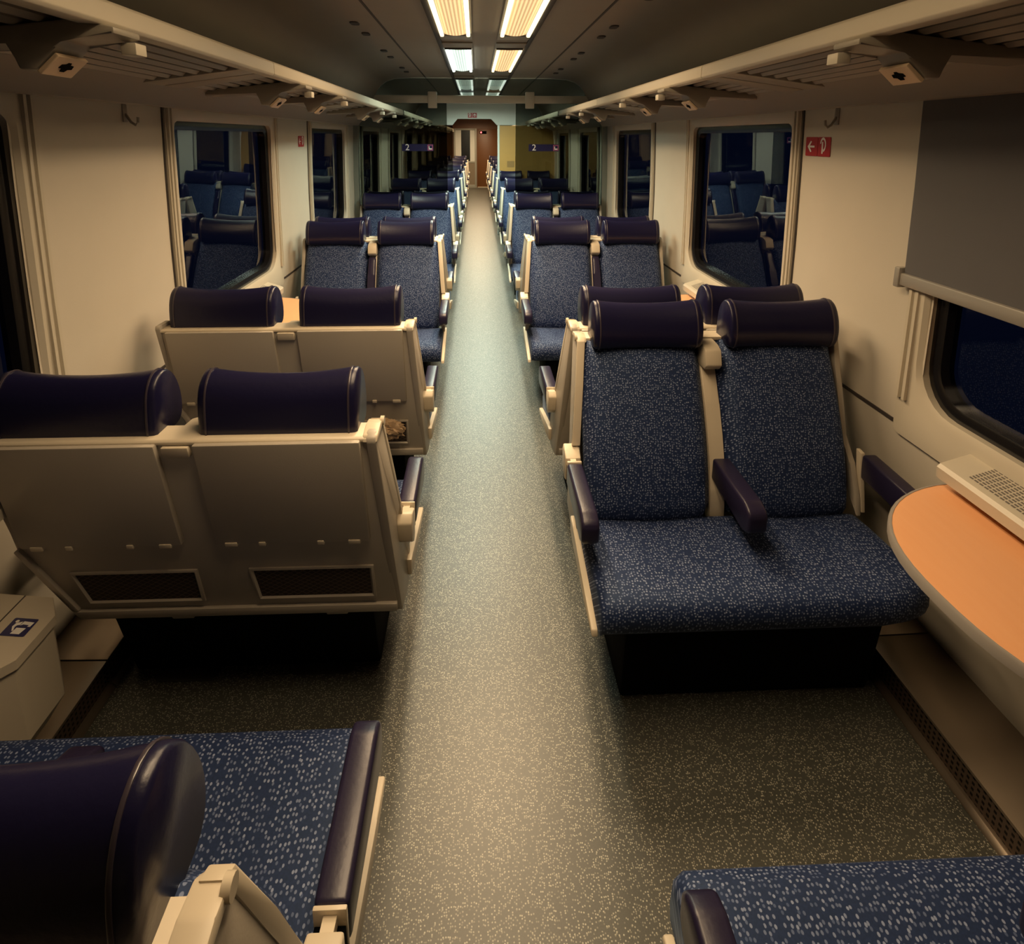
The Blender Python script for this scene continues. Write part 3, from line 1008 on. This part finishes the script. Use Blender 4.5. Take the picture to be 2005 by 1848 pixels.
pts = rr(0, 0, 0.030, 0.028, 0.004, 3)
bm.faces.new([bm.verts.new(stk(a, b, 0.0012)) for a, b in pts])
stp = finish('litter_sticker', bm, M['blue'], ld_o, 0)
bm = new_bm()
polys = [[(-0.008, -0.022), (-0.005, -0.003), (0.018, -0.003), (0.014, -0.022)],
         [(-0.002, 0.004), (0.000, 0.018), (0.026, 0.016), (0.024, 0.002), (0.017, 0.002), (0.018, 0.007), (0.004, 0.008)],
         [(-0.010, -0.014), (-0.018, 0.000), (-0.016, 0.011), (-0.002, 0.017), (-0.003, 0.006), (-0.009, 0.004), (-0.011, -0.001), (-0.007, -0.012)],
         [(-0.0165 + 0.0045 * math.cos(i * PI / 5), 0.0165 + 0.0045 * math.sin(i * PI / 5)) for i in range(10)]]
for pl in polys:
    bm.faces.new([bm.verts.new(stk(a, b, 0.0020)) for a, b in pl])
finish('litter_symbol', bm, M['white'], stp, 0)

# floor hatches
for x0, x1, y0, y1, lab in ((-1.12, -0.92, 1.655, 1.735, 'flat floor hatch left of another under the left foreground bench'), (-0.68, -0.475, 1.665, 1.735, 'flat floor hatch nearest the aisle under the left foreground bench')):
    root = empty('floor_hatch', ((x0 + x1) / 2, (y0 + y1) / 2, 0), lab, 'hatch', 'floor hatches')
    bm = new_bm()
    prism(bm, rr(0, 0, (x1 - x0) / 2, (y1 - y0) / 2, 0.02, 4), lambda p, t: (p[0], p[1], t), 0.0, 0.006, 0.002)
    finish('hatch_plate', bm, M['hatch'], root)
    bm = new_bm()
    prism(bm, rr(0, 0, 0.016, 0.008, 0.007, 4), lambda p, t: (p[0], p[1], t), 0.006, 0.0075)
    finish('hatch_lock', bm, M['groove'], root)

# ================================================================== BENCHES
S0 = 0.35               # the bench origin lies this far in front of the headrest backs


def sf(z):              # front face of the backrest
    t = (z - 0.44) / 0.56
    t = min(1, max(0, t))
    return 0.31 - 0.228 * t + 0.036 * math.sin(PI * t ** 0.8)


def shell_s(z):
    return -0.05 + 0.15 * (1.05 - z) / 0.67


HEAD = [(0.030, 0.990), (-0.010, 0.992), (-0.021, 1.012), (-0.020, 1.060), (-0.013, 1.110), (0.001, 1.142), (0.021, 1.161), (0.047, 1.169), (0.073, 1.162), (0.097, 1.138), (0.115, 1.100), (0.123, 1.058), (0.118, 1.020), (0.100, 0.999), (0.065, 0.994)]


def make_bench(sg, raised):
    """aisle on the local -x side when sg = +1; x runs from the aisle (u) to the window"""
    def T(u, s, z):
        return (sg * (u - 0.8), s - S0, z)
    root = empty('double_seat', (0, 0, 0))

    # ---- base
    bm = new_bm()
    prism(bm, [(0.30, 0.0), (0.56, 0.0), (0.60, 0.345), (0.22, 0.37), (0.22, 0.30)], lambda p, t: T(t, p[0], p[1]), 0.39, 1.20, 0.01)
    finish('pedestal', bm, M['black'], root)

    # ---- cushion
    bm = new_bm()
    us = [0.290, 0.296, 0.315, 0.37, 0.45, 0.55, 0.65, 0.74, 0.79, 0.84, 0.93, 1.03, 1.13, 1.20, 1.245, 1.272, 1.285, 1.29]
    rows = []
    for u in us:
        t = (u - 0.290) / (1.29 - 0.290)
        e = min(u - 0.290, 1.29 - u)
        rnd = math.sqrt(max(0.0, 1 - (1 - min(1, e / 0.03)) ** 2))     # rounded side edge
        drop = 0.026 * (1 - rnd)
        sm = 0.70 - 0.05 * max(0, (u - 1.12) / 0.17) ** 2 - 0.018 * (1 - rnd)
        dip = -0.008 * (math.exp(-((u - 0.55) / 0.13) ** 2) + math.exp(-((u - 1.04) / 0.13) ** 2)) + 0.002
        zt = 0.452 - drop
        sec = [(0.27, 0.335), (0.27, zt - 0.02), (0.29, zt - 0.012 + dip), (0.36, zt - 0.004 + dip), (0.45, zt + dip * 1.2), (0.54, zt + 0.006 + dip), (0.61, zt + 0.010 + dip * 0.5), (sm - 0.045, zt + 0.006), (sm - 0.018, zt - 0.006), (sm - 0.003, zt - 0.028), (sm, zt - 0.055), (sm - 0.008, zt - 0.085), (sm - 0.03, 0.342), (sm - 0.06, 0.333)]
        rows.append([T(u, a, b) for a, b in sec])
    quadgrid(bm, rows, close_u=True, cap=True)
    finish('seat_cushion', bm, M['fabric'], root, 50)

    # ---- two backrests
    for (ua, ub) in ((0.322, 0.766), (0.826, 1.272)):
        bm = new_bm()
        na, nz = 14, 16
        fr, bk = [], []
        for j in range(nz + 1):
            z = 0.435 + (1.010 - 0.435) * j / nz
            rf, rk = [], []
            for i in range(na + 1):
                a = -1 + 2 * i / na
                u = ua + (ub - ua) * (i / na)
                ed = (1 - min(1, (1 - abs(a)) / 0.12)) ** 2
                bol = -0.016 * a * a
                endj = (1 - min(1, min(j, nz - j) / 1.5)) ** 2
                rf.append(T(u, sf(z) + bol - 0.045 * ed - 0.02 * endj, z))
                rk.append(T(u, sf(z) - 0.095, z))
            fr.append(rf)
            bk.append(rk)
        vf = quadgrid(bm, fr)
        vb = quadgrid(bm, [list(reversed(r)) for r in bk])
        for j in range(nz):
            bm.faces.new((vf[j][0], vf[j + 1][0], vb[j + 1][-1], vb[j][-1]))
            bm.faces.new((vf[j + 1][-1], vf[j][-1], vb[j][0], vb[j + 1][0]))
        for j in (0, nz):
            for i in range(na):
                bm.faces.new((vf[j][i], vf[j][i + 1], vb[j][na - i - 1], vb[j][na - i]))
        finish('backrest', bm, M['fabric'], root, 50)

    # ---- two headrests with piping
    for (ua, ub) in ((0.362, 0.755), (0.857, 1.254)):
        bm = new_bm()
        N = 2 * len(HEAD)
        xs = [0, 0.006, 0.018, 0.032] + [0.032 + (ub - ua - 0.064) * i / 12 for i in range(1, 12)] + [ub - ua - 0.032, ub - ua - 0.018, ub - ua - 0.006, ub - ua]

        def sec(x, grow=0.0):
            t = -1 + 2 * x / (ub - ua)
            e = min(x, ub - ua - x)
            sc_ = 0.90 + 0.10 * math.sqrt(max(0, 1 - (1 - min(1, e / 0.02)) ** 2))
            dz = 0.015 * (abs(t) ** 2.2 - 1)
            ds = 0.016 * (t * t - 1)
            key = HEAD
            out = []
            K = len(key)
            for q in range(K):
                p0, p1, p2, p3 = key[q - 1], key[q], key[(q + 1) % K], key[(q + 2) % K]
                for h in (0.0, 0.5):
                    c = [0.5 * (2 * p1[i] + (p2[i] - p0[i]) * h + (2 * p0[i] - 5 * p1[i] + 4 * p2[i] - p3[i]) * h * h + (3 * p1[i] - p0[i] - 3 * p2[i] + p3[i]) * h ** 3) for i in (0, 1)]
                    fs = max(0, min(1, c[0] / 0.11))
                    fz = max(0, min(1, (c[1] - 1.03) / 0.12))
                    c = (c[0] + ds * fs, c[1] + dz * fz)
                    cs_, cz_ = 0.055, 1.075
                    out.append(T(ua + x, cs_ + (c[0] - cs_) * (sc_ + grow), cz_ + (c[1] - cz_) * (sc_ + grow)))
            return out
        quadgrid(bm, [sec(x) for x in xs], close_u=True, cap=True)
        hd = finish('headrest', bm, M['leather'], root, 60)
        for xx in (0.020, ub - ua - 0.020):
            bm = new_bm()
            ring = sec(xx, 0.012)
            ring2 = [Vector(p) for p in ring]
            rows = []
            for q in range(N + 1):
                p = ring2[q % N]
                cen = sum(ring2, Vector()) / N
                d = (p - cen).normalized()
                rows.append([p + d * 0.002 * math.cos(w) + Vector((1, 0, 0)) * 0.0028 * math.sin(w) for w in (0, PI / 3, 2 * PI / 3, PI, 4 * PI / 3, 5 * PI / 3)])
            quadgrid(bm, rows, close_u=True)
            finish('piping', bm, M['piping'], hd, 60)

    # ---- shell at the back
    bm = new_bm()
    poly = [(0.322, 1.014), (1.286, 1.012), (1.292, 0.66), (1.196, 0.402), (0.294, 0.398)]
    prism(bm, poly, lambda p, t: T(p[0], shell_s(p[1]) + t, p[1]), 0.0, 0.018, 0.004)
    sh = finish('back_shell', bm, M['shell'], root, 30)
    bm = new_bm()
    prism(bm, [(-0.046, 1.006), (-0.046, 1.014), (-0.040, 1.019), (0.035, 1.019), (0.035, 1.006)], lambda p, t: T(t, p[0], p[1]), 0.322, 1.288, 0.002)
    finish('top_rim', bm, M['cream'], sh, 30)
    for pi_, poly in enumerate(([(0.350, 1.013), (0.757, 1.011), (0.757, 0.682), (0.350, 0.682)], [(0.847, 1.011), (1.258, 1.010), (1.264, 0.682), (0.847, 0.682)])):
        bm = new_bm()
        prism(bm, poly, lambda p, t: T(p[0], shell_s(p[1]) + t, p[1]), -0.019, 0.002, 0.005)
        bp = finish('back_panel', bm, M['shell'], sh, 30)
        ua, ub = (0.350, 0.757) if pi_ == 0 else (0.847, 1.262)
        for fr_ in (0.10, 0.32, 0.70, 0.90):
            uc = ua + (ub - ua) * fr_
            hw = 0.016 if fr_ in (0.10, 0.90) else 0.009
            bm = new_bm()
            prism(bm, [(uc - hw, 0.676), (uc + hw, 0.676), (uc + hw, 0.690), (uc - hw, 0.690)], lambda p, t: T(p[0], shell_s(p[1]) + t, p[1]), -0.022, -0.004, 0.002)
            finish('panel_clip', bm, M['cream'], sh, 30)
        na, nb = ((0.363, 0.682) if pi_ == 0 else (0.846, 1.165))
        npoly = [(na, 0.566), (nb, 0.566), (nb - (0.02 if pi_ else 0.008), 0.466), (na, 0.466)]
        bm = new_bm()
        prism(bm, npoly, lambda p, t: T(p[0], shell_s(p[1]) + t, p[1]), -0.003, 0.004)
        nt_ = finish('pocket_net', bm, M['net'], sh, 30)
        bm = new_bm()
        big = [(na - 0.012, 0.578), (nb + 0.012, 0.578), (nb + 0.010 - (0.02 if pi_ else 0.008), 0.454), (na - 0.012, 0.454)]
        quadgrid(bm, [[T(p[0], shell_s(p[1]) - h, p[1]) for p in pl] for h, pl in ((-0.002, big), (0.006, big), (0.008, [((a[0] + b[0]) / 2, (a[1] + b[1]) / 2) for a, b in zip(big, npoly)]), (0.002, npoly))], close_u=True)
        finish('pocket_rim', bm, M['shell'], nt_, 30)
    bm = new_bm()
    prism(bm, [(0.768, 1.004), (0.834, 1.004), (0.834, 0.972), (0.768, 0.972)], lambda p, t: T(p[0], shell_s(p[1]) + t, p[1]), -0.016, 0.002, 0.004)
    finish('tray_latch', bm, M['cream'], sh, 30)
    bm = new_bm()
    prism(bm, [(0.294, 0.428), (1.206, 0.430), (1.194, 0.398), (0.294, 0.396)], lambda p, t: T(p[0], shell_s(p[1]) + t, p[1]), -0.012, 0.018, 0.004)
    for uc in (0.47, 0.91):
        prism(bm, [(uc - 0.035, 0.400), (uc + 0.035, 0.400), (uc + 0.030, 0.384), (uc - 0.030, 0.384)], lambda p, t: T(p[0], shell_s(p[1]) + t, p[1]), -0.006, 0.016, 0.003)
    prism(bm, [(1.206, 0.430), (1.294, 0.664), (1.278, 0.672), (1.186, 0.432)], lambda p, t: T(p[0], shell_s(p[1]) + t, p[1]), -0.012, 0.018, 0.004)
    finish('lower_rim', bm, M['shell'], sh, 30)

    # ---- side cheeks
    side = [(-0.050, 1.006), (-0.046, 1.018), (-0.030, 1.026), (0.030, 1.026), (0.052, 1.014), (0.105, 0.86), (0.165, 0.66), (0.235, 0.61), (0.285, 0.50), (0.335, 0.345), (0.20, 0.355), (0.102, 0.386)]
    bm = new_bm()
    def slant(z):       # the cheek leans out into the aisle towards the floor
        return 0.0 if z > 1.04 else -0.032 * min(1, (1.04 - z) / 0.40)
    prism(bm, side, lambda p, t: T(t + slant(p[1]), p[0], p[1]), 0.313, 0.338, 0.004)
    sp = finish('side_cheek', bm, M['shell'], root, 30)
    bm = new_bm()
    fe = [(0.040, 1.028), (0.062, 1.016), (0.117, 0.862), (0.180, 0.664), (0.160, 0.656), (0.095, 0.858), (0.042, 1.010)]
    prism(bm, fe, lambda p, t: T(t + slant(p[1]), p[0], p[1]), 0.3115, 0.340, 0.003)
    finish('edge_trim', bm, M['cream'], sp, 30)
    bm = new_bm()
    prism(bm, [(-0.050, 1.006), (-0.040, 1.022), (0.010, 1.030), (0.045, 1.024), (0.060, 1.010)], lambda p, t: T(t, p[0], p[1]), 0.307, 0.345, 0.004)
    tube(bm, [T(0.312, 0.038, 1.022), T(0.302, 0.038, 1.022)], 0.012, 12)
    finish('corner_cap', bm, M['cream'], sp, 40)
    side_w = [(-0.050, 1.022), (-0.044, 1.034), (0.030, 1.034), (0.052, 1.020), (0.105, 0.86), (0.165, 0.68), (0.235, 0.61), (0.285, 0.50), (0.300, 0.44), (0.20, 0.55), (0.055, 0.62)]
    bm = new_bm()
    prism(bm, side_w, lambda p, t: T(t, p[0], p[1]), 1.276, 1.296, 0.004)
    finish('side_cheek', bm, M['shell'], root, 30)

    # ---- seat side rail
    bm = new_bm()
    prism(bm, [(0.25, 0.435), (0.30, 0.425), (0.55, 0.368), (0.655, 0.345), (0.662, 0.325), (0.54, 0.335), (0.30, 0.365), (0.25, 0.38)], lambda p, t: T(t, p[0], p[1]), 0.270, 0.289, 0.004)
    finish('seat_rail', bm, M['cream'], root, 30)

    # ---- aisle armrest with bracket
    def arm_prof(s0, s1):
        return [(s0, 0.640), (s1 - 0.045, 0.636), (s1 - 0.012, 0.622), (s1, 0.606), (s1, 0.560), (s1 - 0.012, 0.545), (s1 - 0.04, 0.543), (s0, 0.560)]
    bm = new_bm()
    prism(bm, [(0.140, 0.640), (0.158, 0.664), (0.190, 0.652), (0.222, 0.640), (0.222, 0.556), (0.190, 0.545), (0.150, 0.575)], lambda p, t: T(t, p[0], p[1]), 0.252, 0.306, 0.005)
    prism(bm, [(0.220, 0.638), (0.246, 0.632), (0.246, 0.570), (0.220, 0.560)], lambda p, t: T(t, p[0], p[1]), 0.268, 0.288)
    prism(bm, [(0.243, 0.643), (0.251, 0.641), (0.251, 0.560), (0.243, 0.560)], lambda p, t: T(t, p[0], p[1]), 0.254, 0.304, 0.002)
    bk_ = finish('armrest_bracket', bm, M['cream'], root, 30)
    bm = new_bm()
    prism(bm, [(0.2222, 0.615), (0.2428, 0.612), (0.2428, 0.562), (0.2222, 0.558)], lambda p, t: T(t, p[0], p[1]), 0.256, 0.302)
    finish('bracket_slot', bm, M['black'], bk_, 0)
    bm = new_bm()
    prism(bm, arm_prof(0.252, 0.560), lambda p, t: T(t, p[0], p[1]), 0.252, 0.306, 0.010, 3)
    finish('armrest', bm, M['arm'], root, 40)

    # ---- middle column and armrest
    bm = new_bm()
    col = [(sf(z) - 0.050, z) for z in (0.40, 0.52, 0.60, 0.70, 0.80, 0.935)]
    colb = [(sf(z) - 0.090, z) for z in (0.935, 0.70, 0.40)]
    prism(bm, col + colb, lambda p, t: T(t, p[0], p[1]), 0.769, 0.823, 0.004)
    cl = finish('centre_column', bm, M['cream'] if not raised else M['shell'], root, 30)
    bm = new_bm()
    prism(bm, [(0.03, 1.014), (0.090, 1.010), (0.122, 0.998), (0.140, 0.945), (0.122, 0.925), (0.05, 0.925)], lambda p, t: T(t, p[0], p[1]), 0.764, 0.824, 0.006)
    finish('column_cap', bm, M['cream'], cl, 30)
    bm = new_bm()
    if raised:
        prof_ = [(sf(z) + 0.002, z) for z in (0.60, 0.70, 0.80, 0.90)] + [(sf(0.92) - 0.01, 0.918)] + [(sf(z) - 0.048, z) for z in (0.90, 0.80, 0.70, 0.60)] + [(sf(0.585) - 0.02, 0.585)]
        prism(bm, prof_, lambda p, t: T(t, p[0], p[1]), 0.772, 0.820, 0.010, 3)
    else:
        prism(bm, arm_prof(0.235, 0.530), lambda p, t: T(t, p[0], p[1]), 0.772, 0.834, 0.010, 3)
    finish('armrest', bm, M['arm'], root, 40)

    # ---- window armrest
    bm = new_bm()
    prism(bm, [(0.255, 0.655), (0.48, 0.645), (0.50, 0.625), (0.50, 0.575), (0.48, 0.555), (0.255, 0.565)], lambda p, t: T(t, p[0], p[1]), 1.300, 1.352, 0.010, 3)
    finish('armrest', bm, M['arm'], root, 40)
    bm = new_bm()
    prism(bm, [(0.225, 0.662), (0.255, 0.658), (0.268, 0.57), (0.296, 0.45), (0.278, 0.45), (0.245, 0.57)], lambda p, t: T(t, p[0], p[1]), 1.297, 1.312, 0.003)
    finish('armrest_bracket', bm, M['cream'], root, 30)
    return root


protos = {}


def bench(side, yb, away, raised, label, group=None):
    """side: -1 left, +1 right; yb: Y of the back of its headrests; away: faces down the coach"""
    sg = side if away else -side
    key = (sg, raised)
    if key not in protos:
        o = make_bench(sg, raised)
        protos[key] = o
    else:
        o = copy_tree(protos[key])
    d = 1 if away else -1
    o.location = (side * 0.8, yb + d * S0, 0)
    o.rotation_euler = (0, 0, 0 if away else PI)
    tag(o, label, 'seat', 'blue double seats')
    return o


bench(-1, 0.420, True, False, 'blue double seat in left foreground seen from above, dark headrest cut by frame')
bench(-1, 1.404, True, True, 'double seat facing away with large grey back and two purple headrests, left')
bench(-1, 2.267, True, True, 'second grey-backed double seat on the left, with crumpled paper in its pocket')
bench(1, 0.130, True, False, 'blue cushioned double seat cut off by the lower right corner')
bench(1, 2.110, False, False, 'speckled blue double seat facing the camera beside the orange table, right')
bench(1, 2.243, True, True, 'double seat facing away directly behind the near right camera-facing seat')
for k in range(1, 9):
    for s in (-1, 1):
        zone = 'before the glass partition' if k <= 2 else ('beyond the glass partition' if k <= 4 else 'beyond the yellow panel')
        no = k - 1 if k <= 2 else (k - 3 if k <= 4 else k - 5)
        bench(s, 2.110 + k * P, False, True, 'blue double seat facing the camera on the %s, %s row %s' % (SIDE[s], ORD[no], zone))
        if k <= 7:
            bench(s, 2.243 + k * P, True, True, 'double seat facing away on the %s, behind the %s camera-facing row %s' % (SIDE[s], ORD[no], zone))

# crumpled paper in the pocket of the second left seat back
rnd = random.Random(3)
root = None
bm = new_bm()
bmesh.ops.create_icosphere(bm, subdivisions=4, radius=1.0)
for v in bm.verts:
    n = v.co.normalized()
    q = 0.75 + 0.22 * math.sin(n.x * 9 + n.z * 5) * math.cos(n.y * 7 + n.x * 4) + 0.16 * abs(math.sin(n.z * 13 + n.y * 11 + n.x * 3)) + rnd.uniform(-0.04, 0.04)
    v.co = Vector((n.x * 0.085 * q, n.y * 0.030 * q, n.z * 0.050 * q))
pp = finish('crumpled_paper', bm, M['paper'], None, 25)
pp.location = (-0.44, 2.263, 0.565)
tag(pp, 'crumpled brown paper stuffed in the pocket of the second left seat back', 'paper')
